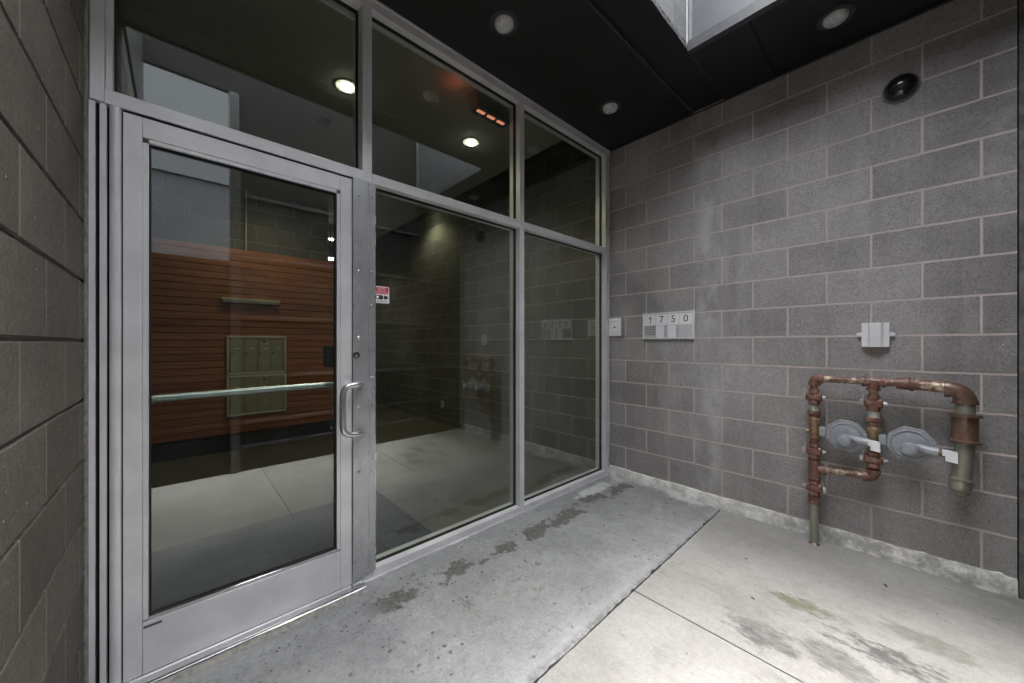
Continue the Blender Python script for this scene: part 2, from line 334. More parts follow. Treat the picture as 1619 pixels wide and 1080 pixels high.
class MB:
    """collects shapes given in world coordinates and links them as one mesh object"""
    def __init__(s): s.b = bmesh.new(); s.smooth = set()
    def _new(s, verts, faces, smooth=False, mi=0):
        vs = [s.b.verts.new(v) for v in verts]; fs = []
        for f in faces:
            try: fc = s.b.faces.new([vs[i] for i in f]); fc.smooth = smooth; fc.material_index = mi; fs.append(fc)
            except ValueError: pass
        return vs, fs
    def box(s, x0, x1, y0, y1, z0, z1, bev=0., mi=0, seg=1):
        x0, x1 = sorted((x0, x1)); y0, y1 = sorted((y0, y1)); z0, z1 = sorted((z0, z1))
        v = [(x, y, z) for x in (x0, x1) for y in (y0, y1) for z in (z0, z1)]
        f = [(0, 1, 3, 2), (4, 6, 7, 5), (0, 4, 5, 1), (2, 3, 7, 6), (0, 2, 6, 4), (1, 5, 7, 3)]
        vs, fs = s._new(v, f, False, mi)
        if bev > 0:
            es = list({e for fc in fs for e in fc.edges})
            r = bmesh.ops.bevel(s.b, geom=es, offset=bev, segments=seg, affect='EDGES', profile=.5)
            for fc in r['faces']: fc.material_index = mi
        return s
    def rings(s, rings, caps=True, smooth=True, mi=0, closed=False):
        n = len(rings[0]); vs = [[s.b.verts.new(p) for p in r] for r in rings]
        k = len(rings)
        for i in range(k if closed else k-1):
            a, b = vs[i], vs[(i+1) % k]
            for j in range(n):
                try: f = s.b.faces.new((a[j], a[(j+1) % n], b[(j+1) % n], b[j])); f.smooth = smooth; f.material_index = mi
                except ValueError: pass
        if caps and not closed:
            for r in (vs[0], vs[-1]):
                try: f = s.b.faces.new(r); f.material_index = mi
                except ValueError: pass
        return s
    def lathe(s, p, ax, prof, seg=24, smooth=True, mi=0, ph=0.):
        """profile [(distance along axis, radius)] turned round ax from p"""
        p = Vector(p); ax = Vector(ax).normalized()
        a = ax.orthogonal().normalized()
        if abs(ax.z) < .9: a = (Vector((0, 0, 1)) - ax*ax.z).normalized()
        b = ax.cross(a)
        rr = []
        for d, r in prof:
            r = max(r, 1e-5)
            rr.append([p + ax*d + (a*math.cos(2*math.pi*j/seg+ph) + b*math.sin(2*math.pi*j/seg+ph))*r for j in range(seg)])
        # duplicate rings at sharp corners so that shading stays crisp
        return s.rings(rr, True, smooth, mi)
    def cyl(s, p0, p1, r, seg=20, bev=0., mi=0, smooth=True, r1=None):
        p0, p1 = Vector(p0), Vector(p1); L = (p1-p0).length; r1 = r if r1 is None else r1
        pr = [(0, r), (L, r1)] if not bev else [(0, r-bev), (bev, r), (L-bev, r1), (L, r1-bev)]
        return s.lathe(p0, p1-p0, pr, seg, smooth, mi)
    def tube(s, pts, r, seg=14, mi=0):
        pts = [Vector(p) for p in pts]; rr = []; up = None
        for i, p in enumerate(pts):
            d = (pts[min(i+1, len(pts)-1)] - pts[max(i-1, 0)]).normalized()
            if up is None: up = d.orthogonal().normalized()
            up = (up - d*up.dot(d)).normalized(); b = d.cross(up)
            q = r[i] if isinstance(r, (list, tuple)) else r
            rr.append([p + (up*math.cos(2*math.pi*j/seg) + b*math.sin(2*math.pi*j/seg))*q for j in range(seg)])
        return s.rings(rr, True, True, mi)
    def prism(s, poly, axis, a, b, bev=0., mi=0):
        """poly in the other two axes' coordinates, extruded along axis from a to b"""
        def pt(u, v, w): return {0: (w, u, v), 1: (u, w, v), 2: (u, v, w)}[axis]
        n = len(poly); vs = [pt(u, v, a) for u, v in poly] + [pt(u, v, b) for u, v in poly]
        fs = [tuple(range(n))[::-1], tuple(range(n, 2*n))] + [(i, (i+1) % n, n+(i+1) % n, n+i) for i in range(n)]
        v_, f_ = s._new(vs, fs, False, mi)
        if bev > 0:
            es = list({e for fc in f_[:2] for e in fc.edges})
            r = bmesh.ops.bevel(s.b, geom=es, offset=bev, segments=1, affect='EDGES')
            for fc in r['faces']: fc.material_index = mi
        return s
    def build(s, name, mat, parent=None, label=None, cat=None, group=None, kind=None):
        bmesh.ops.recalc_face_normals(s.b, faces=s.b.faces)
        w = world_loc(parent) if parent else Vector((0, 0, 0))
        if parent is None and cat:      # a thing of one mesh gets its origin at its base
            vs = [v.co for v in s.b.verts]
            w = Vector(((min(v.x for v in vs)+max(v.x for v in vs))/2, (min(v.y for v in vs)+max(v.y for v in vs))/2, min(v.z for v in vs)))
        bmesh.ops.translate(s.b, verts=s.b.verts, vec=-w)
        me = bpy.data.meshes.new(name); s.b.to_mesh(me); s.b.free()
        for m in (mat if isinstance(mat, (list, tuple)) else [mat]): me.materials.append(m)
        try: me.set_sharp_from_angle(angle=R(38))
        except Exception: pass
        o = bpy.data.objects.new(name, me); COL.objects.link(o)
        if parent: o.parent = parent
        else: o.location = w
        return setp(o, label, cat, group, kind)

def text(name, s_, size, loc, face, mat, parent, align='CENTER', ext=.0004, sx=1.):
    cu = bpy.data.curves.new(name, 'FONT'); cu.body = s_; cu.size = size; cu.align_x = align; cu.align_y = 'CENTER'; cu.extrude = ext; cu.resolution_u = 4
    cu.materials.append(mat)
    tmp = bpy.data.objects.new(name, cu); COL.objects.link(tmp); bpy.context.view_layer.update()
    me = bpy.data.meshes.new_from_object(tmp.evaluated_get(bpy.context.evaluated_depsgraph_get())); bpy.data.objects.remove(tmp); bpy.data.curves.remove(cu)
    o = bpy.data.objects.new(name, me); COL.objects.link(o); o.parent = parent
    o.location = Vector(loc) - world_loc(parent)
    o.rotation_euler = {'-x': (R(90), 0, R(-90)), '-y': (R(90), 0, 0)}[face]
    o.scale = (sx, 1, 1)
    return o

CZ = 3.106      # soffit height
LX = -3.302     # face of the left wall
YB = -2.44      # back of the recess

# ------------------------------------------------------------------ ground
g = MB(); g.box(-40, 40, -40, 40, -.35, -.045); g.build('ground', M['asphalt'], kind='structure')
# landing slab with a ragged front edge
rnd = random.Random(3)
pts = []; n = 170; dv = 0.
for i in range(n+1):
    x = LX + (0-LX)*i/n
    dv = dv*.72 + rnd.uniform(-.0035, .0035)
    chip = rnd.uniform(.003, .008) if rnd.random() < .08 else 0
    pts.append((x, -.978 - .03*(-x/3.3) + dv + chip))
poly = pts + [(0., -.0), (0., .2), (LX, .2)]
b = MB(); b.prism(poly, 2, -.04, .0); b.build('landing_path', M['landing'], kind='structure')
# sidewalk slabs with a tooled joint
b = MB()
def slab(b, x0, x1, y0, y1, z=-.004):
    b.box(x0, x1, y0, y1, -.044, z, .005, seg=2)
ed_ = lambda x: -.978 - .03*(-x/3.3) - .0035
for xa, xb_ in ((-1.3495, -.001), (-2.4455, -1.356), (LX-.3, -2.452)):
    q = [(xa, YB-.3), (xb_, YB-.3)] + [(xb_+(xa-xb_)*i/60, ed_(xb_+(xa-xb_)*i/60)-rnd.uniform(0, .0035)) for i in range(61)]
    b.prism(q, 2, -.044, -.004)
slab(b, LX-2, 1, YB-2.2, YB-.306)
b.build('sidewalk', M['sidewalk'], kind='structure')

# curb at the base of the right wall: a rough poured strip
cb = MB(); rr = []; N = 90
for i in range(N+1):
    y = -.0 + (-2.305)*i/N
    top = .083 + rnd.uniform(-.0025, .0025) + .003*math.sin(i*.31) + (.012 if i > 76 else 0)*rnd.random()
    w = .030 + .006*math.sin(i*.17+1) + rnd.uniform(-.0015, .0015)
    rr.append([(.0, y, -.01), (-w, y, -.01), (-w*.86, y, top*.62), (-w*.45, y, top*.96), (.0, y, top)])
cb.rings([[Vector(p) for p in r] for r in rr], True, True)
cb.build('wall_curb', M['curb'], label='rough whitewashed concrete curb along the foot of the grey block wall', cat='curb')

# ------------------------------------------------------------------ walls
b = MB(); b.box(0, .3, -2.305, -.0, -.04, 3.14); 
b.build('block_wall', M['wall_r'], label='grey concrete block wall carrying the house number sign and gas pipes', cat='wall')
b = MB(); b.box(.004, .3, YB-.3, -2.311, -.04, 3.14)
b.build('block_pier', plain('dark_pier_block', (.12, .118, .112), .9, wear=.35, nscale=14), label='dark pier beyond the open joint at the end of the block wall', cat='pier')
b = MB(); b.box(.02, .2, -2.311, -2.305, -.04, 3.13); b.build('joint_filler', M['gap'], label='black expansion joint between the block wall and the dark pier', cat='joint')
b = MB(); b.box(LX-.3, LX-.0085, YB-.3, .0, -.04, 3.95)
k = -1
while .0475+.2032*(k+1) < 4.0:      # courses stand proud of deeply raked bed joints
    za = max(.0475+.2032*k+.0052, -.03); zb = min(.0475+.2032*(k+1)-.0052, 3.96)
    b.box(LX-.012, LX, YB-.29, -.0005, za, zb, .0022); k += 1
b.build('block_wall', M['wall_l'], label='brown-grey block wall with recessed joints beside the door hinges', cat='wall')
b = MB()
rr = []
for i in range(61):
    z = 3.1*i/60; w = .0035*rnd.random()
    rr.append([Vector(p) for p in ((LX+.0005, -.001, z), (LX+.0005, -.034-w, z), (LX+.004+w, -.036-w, z), (LX+.0075+w*.5, -.022, z), (LX+.0075, -.001, z))])
b.rings(rr); b.build('wall_sealant', M['greymortar'], label='rough mortar bead between the left block wall and door frame', cat='sealant')

# lobby shell
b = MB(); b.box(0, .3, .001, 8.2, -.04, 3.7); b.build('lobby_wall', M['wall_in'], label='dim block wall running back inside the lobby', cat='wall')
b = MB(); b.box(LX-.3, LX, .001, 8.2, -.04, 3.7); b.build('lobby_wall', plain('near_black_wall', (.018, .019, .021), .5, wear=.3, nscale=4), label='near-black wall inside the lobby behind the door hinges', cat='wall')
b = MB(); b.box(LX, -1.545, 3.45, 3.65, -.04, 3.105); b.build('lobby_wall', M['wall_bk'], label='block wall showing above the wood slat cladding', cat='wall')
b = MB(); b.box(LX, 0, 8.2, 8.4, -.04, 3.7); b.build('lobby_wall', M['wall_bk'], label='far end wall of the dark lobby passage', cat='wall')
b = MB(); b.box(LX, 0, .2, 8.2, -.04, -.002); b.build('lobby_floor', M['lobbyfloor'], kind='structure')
b = MB(); b.box(LX, -.49, .116, 8.2, CZ, CZ+.12); b.build('lobby_ceiling', M['drywall'], kind='structure')
b = MB(); b.box(-.49, -.47, .116, 8.2, CZ+.12, 3.6); b.box(-.47, 0, .116, 8.2, 3.5, 3.6); b.build('ceiling_slot', M['beam_black'], label='black recessed slot between lobby ceiling and block wall', cat='ceiling slot')

# soffit: black boards, seams, trim round the opening to the sky
so = empty('soffit', (-1.6, -1.2, CZ), 'black board soffit over the entrance with an opening to the sky', 'soffit')
def board(x0, x1, y0, y1, z=CZ):
    m = MB(); m.box(x0, x1, y0, y1, z, z+.03, .0015); m.build('soffit_board', M['black_panel'], so)
board(LX, -.001, -.763, -.001, CZ)
board(LX, -.001, -.997, -.775, CZ+.018)
board(-.698, -.001, -1.322, -1.003, CZ+.002)
board(-.698, -.001, YB, -1.325, CZ+.002)
m = MB(); m.box(LX, -.001, -.7745, -.7635, CZ-.004, CZ+.04, .001); m.build('seam_strip', M['black_trim'], so)
m = MB(); m.box(-.698, -.001, -1.003, -.997, CZ-.002, CZ+.02, .001); m.build('seam_strip', M['black_trim'], so)
m = MB(); m.box(-.708, -.699, YB, -1.001, CZ-.014, CZ+.052, .0015); m.box(-.6985, -.660, YB, -1.003, CZ-.010, CZ+.0015, .0015)
m.build('opening_trim', M['black_trim'], so)
m = MB()
x = LX
while x < -.712:       # ragged torn edge of the board where the block begins
    x2 = min(x+rnd.uniform(.012, .04), -.712); m.box(x, x2, -1.0-rnd.uniform(.001, .006), -.9975, CZ-.002, CZ+.03-rnd.uniform(0, .012)); x = x2
m.build('board_edge', M['black_trim'], so)
m = MB(); m.box(-.012, -.001, -2.3, -.003, CZ-.009, CZ-.0005, .001); m.build('wall_trim', M['black_trim'], so)

m = MB(); m.box(LX+.0005, LX+.012, YB, -1.001, CZ-.01, 3.96, .001); m.build('reflection_dark_board', M['black_panel'], so)  # added black board, keeps the upper left wall dark in the glass reflections

# building over the soffit: block face, framed pale panels, roof mass
ub = empty('upper_building', (-1, 2, 3.3), 'pale block and panelled upper storey above the soffit opening', 'building')
m = MB(); m.box(LX, -.72, -1.0, -.8, CZ+.034, 4.7); m.build('block_face', M['wall_up'], ub)
m = MB(); m.box(-.719, -.70, -1.0, -.985, CZ+.03, 4.7); m.build('corner_bead', M['sealant'], ub)
M['dull'] = plain('dull_aluminium', (.16, .16, .165), .4, .1)
for q0, q1 in ((-1.03, -1.001), (YB, YB+.03)):
    m = MB(); m.box(-.698, -.66, q0, q1, CZ+.053, 4.7, .003); m.build('panel_frame', M['dull'], ub)
m = MB(); m.box(-.684, -.66, -1.80, -1.031, CZ+.053, 4.7); m.build('panel', M['upanel'], ub)
m = MB(); m.box(-.684, -.66, YB+.031, -1.803, CZ+.053, 4.7); m.build('panel', M['upanel'], ub)
m = MB(); m.box(-.658, .3, YB, -.8, CZ+.16, 4.7); m.box(LX-.3, .3, -.798, 8.4, 3.72, 4.7); m.build('core', M['wall_up'], ub)

# ------------------------------------------------------------------ what stands behind the camera (seen only as reflections)
rb = empty('rear_wall', (-1.3, YB-.1, 0), 'dark wall with a tall gateway closing the back of the entrance court', 'wall')
m = MB(); m.box(-2.62, .0, YB-.05, YB-.001, -.04, 4.15); m.box(LX, -2.62, YB-.05, YB-.001, 3.74, 4.15); m.build('wall_face', M['gate'], rb)
m = MB()
for z in (.22, .46, .9, 1.5, 2.1, 2.7): m.box(-2.60, -.02, YB, YB+.012, z, z+.03, .002)
m.box(-2.70, -2.62, YB-.05, YB+.03, -.004, 3.735, .004); m.build('rail', M['black_trim'], rb)
m = MB(); m.box(LX+.001, -2.699, YB-.04, YB-.01, -.004, 2.05, .002); m.build('gate_leaf', M['gate'], rb)
sb = empty('street_building', (-2, -7.2, 0), 'grey stucco building with dark ground floor across the street', 'building')
m = MB(); m.box(-14, 10, -7.4, -7., 4.35, 7.5); m.build('upper_wall', M['outwall'], sb)
m = MB(); m.box(-14, 10, -7.4, -7.05, -.045, 4.345); m.build('ground_floor', plain('dark_shopfront', (.03, .032, .037), .6, wear=.2, nscale=1.5), sb)

# ------------------------------------------------------------------ storefront
sf = empty('storefront', (-1.6, .05, 0), 'aluminium framed glass storefront with hinged entrance door', 'storefront')
YF, YR, YG = 0., .114, .052
def al(name, boxes, mat='alum', bev=.0012, parent=None, lab=None):
    m = MB()
    for bx in boxes: m.box(*bx, bev)
    return m.build(name, M[mat], parent or sf, label=lab)
# verticals
al('jamb', [(LX+.009, -3.258, YF, YR, 2.117, 3.044), (-3.257, -3.240, .018, YR, 2.166, 3.0435)])
al('jamb', [(-3.298, -3.2795, .001, .06, .0, 2.113), (-3.2695, -3.2525, .001, .06, .0, 2.113), (-3.298, -3.24, .061, YR, 0, 2.11)])
m = MB(); m.box(-3.279, -3.270, .014, .059, 0, 2.11); m.box(-3.252, -3.2475, .018, .059, 0, 2.11); m.build('jamb_gap', M['gap'], sf)
al('mullion', [(-2.352, -2.302, YF, YR, .0, 3.044)])
al('mullion', [(-1.206, -1.160, YF, YR, .0, 3.044)])
al('jamb', [(-.079, -.025, YF, YR, .0, 3.044)])
# horizontals butt against the verticals
al('head_rail', [(LX+.006, -.012, YF, YR, 3.0445, 3.092), (LX+.006, -.004, -.006, .03, 3.0925, 3.105)], 'alum_h')
al('transom', [(-3.2575, -2.3525, -.004, YR, 2.113, 2.165)], 'alum_h')
al('transom', [(-2.3015, -1.2065, -.001, YR, 2.113, 2.165)], 'alum_h')
al('transom', [(-1.1595, -.0795, -.001, YR, 2.113, 2.165)], 'alum_h')
al('sill', [(-2.3015, -1.2065, -.001, YR, .0, .047)], 'alum_h')
al('sill', [(-1.1595, -.0795, -.001, YR, .0, .047)], 'alum_h')
# wall sealant right of the end jamb, and a ragged bead under the sill
m = MB(); m.box(-.0245, -.010, .012, .05, 0, 3.09); m.build('joint_backer', M['rubber'], sf)
m = MB(); z = .09
while z < 3.08:
    z2 = z+rnd.uniform(.02, .11)
    wd = .0005+.003*rnd.random() if rnd.random() < .72 else .008
    m.box(-.0105, -wd, .002, .012, z-.0008, min(z2, 3.085))
    z = z2
m.build('wall_bead', M['sealant'], sf)
m = MB(); rr = []
for i in range(121):
    x = -2.40 + 2.36*i/120; w = .003+.007*rnd.random()*(1+.8*math.sin(i*.23)) ; h = .003+.004*rnd.random()
    if x > -1.25: w *= .6; h *= .7
    rr.append([Vector(p) for p in ((x, -.0015, -.001), (x, -.002-w, .0005), (x, -.002-w*.6, h*.5), (x, -.0015, h))])
m.rings(rr); m.build('sill_bead', M['sealant'], sf)
# panes, each with its gaskets and inside stops
def pane(x0, x1, z0, z1, yg=YG):
    p = MB(); p.box(x0+.002, x1-.002, yg, yg+.006, z0+.002, z1-.002); po = p.build('window_pane', M['glass'], sf)
    w = .007
    q = MB()
    for ya, yb in ((yg-.007, yg-.0005), (yg+.0065, yg+.014)):
        q.box(x0, x0+w, ya, yb, z0, z1); q.box(x1-w, x1, ya, yb, z0, z1)
        q.box(x0+w, x1-w, ya, yb, z0, z0+w); q.box(x0+w, x1-w, ya, yb, z1-w, z1)
    q.build('gasket', M['rubber'], po)
    return po
pane(-3.240, -2.352, 2.165, 3.044, .070)
pane(-2.302, -1.206, 2.165, 3.044)
pane(-2.302, -1.206, .047, 2.113)
pane(-1.160, -.079, 2.165, 3.044)
pane(-1.160, -.079, .047, 2.113)
al('glazing_stop', [(-3.2395, -2.3525, .090, .11, 2.1655, 2.185)], 'alum_h')
al('glazing_stop', [(-3.2395, -2.3525, .090, .11, 3.02, 3.0435)], 'alum_h')

# the door
dr = bpy.data.objects.new('door', None); COL.objects.link(dr); dr.parent = sf; dr.location = Vector((-2.8, .02, .02)) - world_loc(sf); dr.empty_display_size = .05
al('stile', [(-3.213, -3.163, .002, .046, .014, 2.104), (-3.1625, -3.1465, .0045, .044, .216, 2.0135)], parent=dr)
al('stile', [(-2.461, -2.405, .002, .046, .014, 2.104), (-2.477, -2.4615, .0045, .044, .216, 2.0135)], parent=dr)
al('top_rail', [(-3.1625, -2.4615, .002, .046, 2.030, 2.104), (-3.1460, -2.4775, .0045, .044, 2.0135, 2.0295)], 'alum_h', parent=dr)
al('bottom_rail', [(-3.1625, -2.4615, .002, .046, .014, .207)], 'alum_h', parent=dr)
m = MB(); m.box(-3.1460, -2.4775, .006, .043, .2075, .2225, .0015); m.build('glazing_bead', M['bright'], dr)
m = MB(); m.box(-3.1455, -2.478, .022, .028, .223, 2.013); m.build('door_glass', M['dglass'], dr)
m = MB(); w = .006
for ya, yb in ((.014, .0215), (.0285, .036)):
    m.box(-3.146, -3.146+w, ya, yb, .2228, 2.0132); m.box(-2.4775-w, -2.4775, ya, yb, .2228, 2.0132); m.box(-3.14, -2.4835, ya, yb, .2228, .2228+w*.6); m.box(-3.14, -2.4835, ya, yb, 2.0132-w, 2.0132)
m.build('door_gasket', M['rubber'], dr)
m = MB(); m.box(-3.2125, -2.405, .004, .046, 2.1045, 2.1125); m.build('head_gap', M['gap'], dr)
# continuous gear hinge
m = MB(); prof = []
for i in range(11):
    a = math.pi*i/10; prof.append((-3.2315 + .0145*math.cos(a), -.003 - .010*math.sin(a)+.004))
prof += [(-3.2465, .03), (-3.2165, .03)]
m.prism(prof, 2, .012, 2.1115); m.build('continuous_hinge', M['alum'], dr)
m = MB(); m.box(-3.2163, -3.2135, .012, .045, .014, 2.104); m.build('hinge_gap', M['gap'], dr)
# inside push bar and latch case
m = MB()
pb = [(-3.148, .050, 1.030), (-3.14, .10, 1.033), (-3.11, .118, 1.034), (-2.53, .118, 1.040), (-2.49, .112, 1.040), (-2.466, .085, 1.04), (-2.462, .05, 1.04)]
m.tube(pb, .0155, 16)
m.build('push_bar', M['barsteel'], dr)
m = MB(); m.box(-2.515, -2.478, .048, .105, 1.135, 1.245, .006, seg=2); m.build('latch_case', M['rubber'], dr)
m = MB(); m.box(-2.492, -2.462, .106, .112, 1.145, 1.232, .004, seg=2); m.build('latch_plate', M['steel'], dr)
# riveted guard over the lock edge
ga = al('latch_guard', [(-2.4035, -2.3235, -.0125, -.0025, .043, 2.110), (-2.3228, -2.2855, -.0125, -.0035, .052, 2.110)], 'galv', parent=dr)
m = MB(); m.box(-2.3237, -2.3226, -.0135, -.003, .05, 2.110); m.box(-2.2905, -2.286, -.0132, -.0045, .052, 2.11, .001); m.build('guard_fold', M['steel'], ga)
for x, z in [(-2.376, 2.026), (-2.310, 2.031), (-2.376, 1.632), (-2.376, 1.286), (-2.376, .929), (-2.376, .592), (-2.31, 1.635), (-2.31, 1.46), (-2.31, 1.287), (-2.31, 1.076), (-2.31, .928), (-2.31, .576), (-2.376, .21), (-2.31, .209)]:
    r = .0085 if x < -2.35 else .0062
    m = MB(); m.lathe((x, -.0127, z), (0, -1, 0), [(0, r), (.0018, r*.93), (.0038, r*.55), (.0045, .0005)], 12)
    m.build('rivet', M['steel'], dr)
m = MB(); m.lathe((-2.388, -.0127, 1.196), (0, -1, 0), [(0, .0175), (.002, .0175), (.003, .0155), (.0015, .0135), (.0015, .001)], 24)
lk = m.build('lock_cylinder', plain('dark_lock', (.06, .06, .065), .35, .6), dr)
m = MB(); m.lathe((-2.388, -.0142, 1.192), (0, -1, 0), [(0, .0085), (.002, .008), (.002, .001)], 18); m.box(-2.3892, -2.3868, -.0172, -.0162, 1.186, 1.198); m.build('keyway', M['zinc'], lk)
# offset pull handle
pth = [(-2.374, -.013, 1.046), (-2.374, -.040, 1.048), (-2.384, -.056, 1.049), (-2.405, -.062, 1.049), (-2.435, -.062, 1.047), (-2.456, -.062, 1.038), (-2.468, -.062, 1.018), (-2.470, -.062, .985)]
lo = [(x, y, .924*2-z) for x, y, z in pth[::-1]]
def smooth_path(p, it=2):
    p = [Vector(q) for q in p]
    for _ in range(it):
        q = [p[0]]
        for a, b_ in zip(p, p[1:]): q += [a*.75+b_*.25, a*.25+b_*.75]
        q.append(p[-1]); p = q
    return p
m = MB(); m.tube(smooth_path(pth+lo), .0148, 18); m.build('pull_handle', M['steel'], dr)
# threshold, short filler and tape mark
m = MB(); m.prism([(-.062, -.001), (-.060, .006), (-.046, .0125), (.10, .0125), (.10, -.001)], 0, -3.252, -2.353, .0)
m.build('threshold', M['bright'], sf)
m = MB(); m.box(-3.252, -2.353, -.052, -.018, .0128, .0165, .0008); m.build('threshold_strip', M['steel'], sf)
m = MB(); m.prism([(-.098, -.002), (-.09, .003), (-.0625, .006), (-.0625, -.002)], 0, -3.25, -2.352); m.build('threshold_grout', M['greymortar'], sf)
m = MB(); m.box(-2.4035, -2.3525, -.004, .0015, .0130, .0425); m.build('jamb_foot', M['galv'], sf)
m = MB(); m.box(-3.1605, -3.110, .0009, .0019, .186, .195); m.build('tape_mark', plain('grey_tape', (.10, .10, .105), .7), dr)

# ------------------------------------------------------------------ sticker on the middle pane
st = empty('camera_warning_sticker', (-2.243, YG, 1.478), 'small red and white camera warning sticker on the middle pane', 'sticker')
def rrect(x0, x1, z0, z1, r, k=4):
    o = []
    for cx, cz, a0 in ((x1-r, z1-r, 0), (x0+r, z1-r, 90), (x0+r, z0+r, 180), (x1-r, z0+r, 270)):
        for i in range(k+1): a = R(a0+90*i/k); o.append((cx+r*math.cos(a), cz+r*math.sin(a)))
    return o
SX = .0165
sx0, sx1, sz0, sz1 = -2.291+SX, -2.199+SX, 1.479, 1.577
m = MB(); m.prism(rrect(sx0, sx1, sz0, sz1, .007), 1, YG-.0016, YG-.0008); m.build('edge_band', M['pinkline'], st)
m = MB(); m.prism(rrect(sx0+.0022, sx1-.0022, sz0+.0022, sz1-.0022, .006), 1, YG-.0022, YG-.0017); m.build('face', M['paper'], st)
m = MB(); m.prism(rrect(sx0+.008, sx1-.008, 1.533, sz1-.007, .002), 1, YG-.0027, YG-.0023); m.build('red_field', M['red'], st)
for i, s_ in enumerate(('CLOSED', 'CIRCUIT', 'TELEVISION')):
    text('lettering', s_, .0135, (-2.245+SX, YG-.0032, 1.5645-.0115*i), '-y', M['paper'], st, ext=.0002)
text('lettering', 'ON PREMISES', .0098, (-2.245+SX, YG-.0028, 1.4905), '-y', M['ink'], st, ext=.0002, sx=1.05)
m = MB(); cz = 1.514
m.prism([(-2.278+SX, cz-.006), (-2.272+SX, cz-.0115), (-2.245+SX, cz-.0125), (-2.236+SX, cz-.006), (-2.236+SX, cz+.006), (-2.245+SX, cz+.0125), (-2.272+SX, cz+.0115), (-2.278+SX, cz+.006)], 1, YG-.0027, YG-.0023)
m.prism([(-2.232+SX, cz-.011), (-2.212+SX, cz-.008), (-2.209+SX, cz), (-2.212+SX, cz+.008), (-2.232+SX, cz+.011)], 1, YG-.0027, YG-.0023)
m.build('camera_mark', M['ink'], st)
m = MB(); m.lathe((-2.268+SX, YG-.0027, cz), (0, -1, 0), [(0, .0075), (.0004, .0075)], 18); m.build('lens_mark', M['paper'], st)

# ------------------------------------------------------------------ house number directory on the wall
sg = empty('number_sign', (0, -.5625, 1.29), 'white framed house number sign reading 1750 above a printed directory', 'sign')
y0, y1, z0, z1 = -.781, -.344, 1.293, 1.521
m = MB(); m.box(-.016, -.0005, y0+.004, y1-.004, z0+.004, z1-.004); m.build('backing', M['palegrey'], sg)
m = MB(); w = .012
m.box(-.024, -.0005, y0, y1, z1-w, z1, .002); m.box(-.024, -.0005, y0, y1, z0, z0+w, .002)
m.box(-.024, -.0005, y0, y0+w, z0+w, z1-w, .002); m.box(-.024, -.0005, y1-w, y1, z0+w, z1-w, .002); m.build('frame', M['white'], sg)
ya, yb = y0+w+.003, y1-w-.003; cw = (yb-ya)/4; zm = 1.411
for i, d in enumerate('1750'):
    cy = yb-cw*(i+.5)
    m = MB(); m.box(-.0185, -.0165, cy-cw/2+.0018, cy+cw/2-.0018, zm+.002, z1-w-.003, .0006); cd = m.build('number_card', M['paper'], sg)
    if d == '1':
        zc_ = (zm+z1-w)/2-.001; m = MB()
        m.prism([(cy-.0105, zc_-.030), (cy-.0035, zc_-.030), (cy-.0035, zc_+.015), (cy+.012, zc_+.007), (cy+.012, zc_+.014), (cy-.002, zc_+.026), (cy-.005, zc_+.030), (cy-.0105, zc_+.030)][::-1], 0, -.0196, -.0188)
        m.build('digit', M['ink'], cd)
    else: text('digit', d, .082, (-.0192, cy, (zm+z1-w)/2-.001), '-x', M['ink'], cd)
m = MB(); m.box(-.0180, -.0165, yb-cw+.002, yb, z0+w+.002, zm-.001); c1 = m.build('grey_card', M['midgrey'], sg)
m = MB()
for k in range(5): m.box(-.0186, -.0181, yb-cw+.006, yb-.003, zm-.010-k*.0135-.004, zm-.010-k*.0135)
m.build('print_line', M['palegrey'], c1)
m = MB(); m.box(-.0186, -.0181, yb-cw+.006, yb-.003, z0+w+.004, z0+w+.022); m.build('print_panel', M['palegrey'], c1)
for q in (1, 2):
    a1 = yb-cw*q-.004; a0 = a1-cw*.66
    m = MB(); m.box(-.0186, -.0165, a0, a1, z0+w+.001, zm-.001); c1 = m.build('name_card', M['paper'], sg)
    m = MB()
    for k in range(5): m.box(-.0192, -.0187, a0+.008+.004*(k % 2), a1-.010, zm-.014-k*.015-.0016, zm-.014-k*.015)
    m.build('print_line', M['palegrey'], c1)
    m = MB(); a0b = yb-cw*(q+1)+.002
    m.box(-.018, -.0165, a0b, a0-.001, z0+w+.002, zm-.001); c2 = m.build('index_strip', M['palegrey'], sg)
    m = MB()
    for k in range(5): m.box(-.0184, -.0181, a0b+.002, a0-.003, zm-.012-k*.017-.002, zm-.012-k*.017)
    m.build('print_line', M['ink2'], c2)
m = MB(); m.box(-.0183, -.0165, ya, yb-cw*3-.002, z0+w+.002, zm-.001); c1 = m.build('grid_card', plain('grid_card', (.60, .60, .62), .6, wear=.04), sg)
m = MB()
for k in range(1, 5): m.box(-.0188, -.0184, ya+.001, yb-cw*3-.003, zm-k*.0185-.001, zm-k*.0185)
for k in range(1, 6): m.box(-.0189, -.0184, ya+cw*k/6-.0006, ya+cw*k/6+.0006, z0+w+.003, zm-.002)
m.build('grid_line', M['midgrey'], c1)

# ------------------------------------------------------------------ small boxes and dome on the wall
kp = empty('door_button_box', (0, -.07, 1.325), 'white entry button box beside the aluminium end frame', 'button box')
m = MB(); m.box(-.022, -.0005, -.150, -.010, 1.322, 1.492, .002); m.build('back_box', plain('grey_box', (.24, .24, .25), .5), kp)
m = MB(); m.box(-.030, -.0225, -.131, -.004, 1.327, 1.493, .0025, seg=2); fp = m.build('face_plate', M['paper'], kp)
m = MB(); m.box(-.0306, -.0301, -.112, -.024, 1.461, 1.463); m.box(-.0306, -.0301, -.112, -.024, 1.352, 1.3535); m.build('print_line', M['ink2'], fp)
m = MB(); m.lathe((-.0301, -.066, 1.408), (-1, 0, 0), [(0, .0085), (.002, .0085), (.0025, .007), (.0025, .0005)], 18); m.build('button', M['ink'], fp)

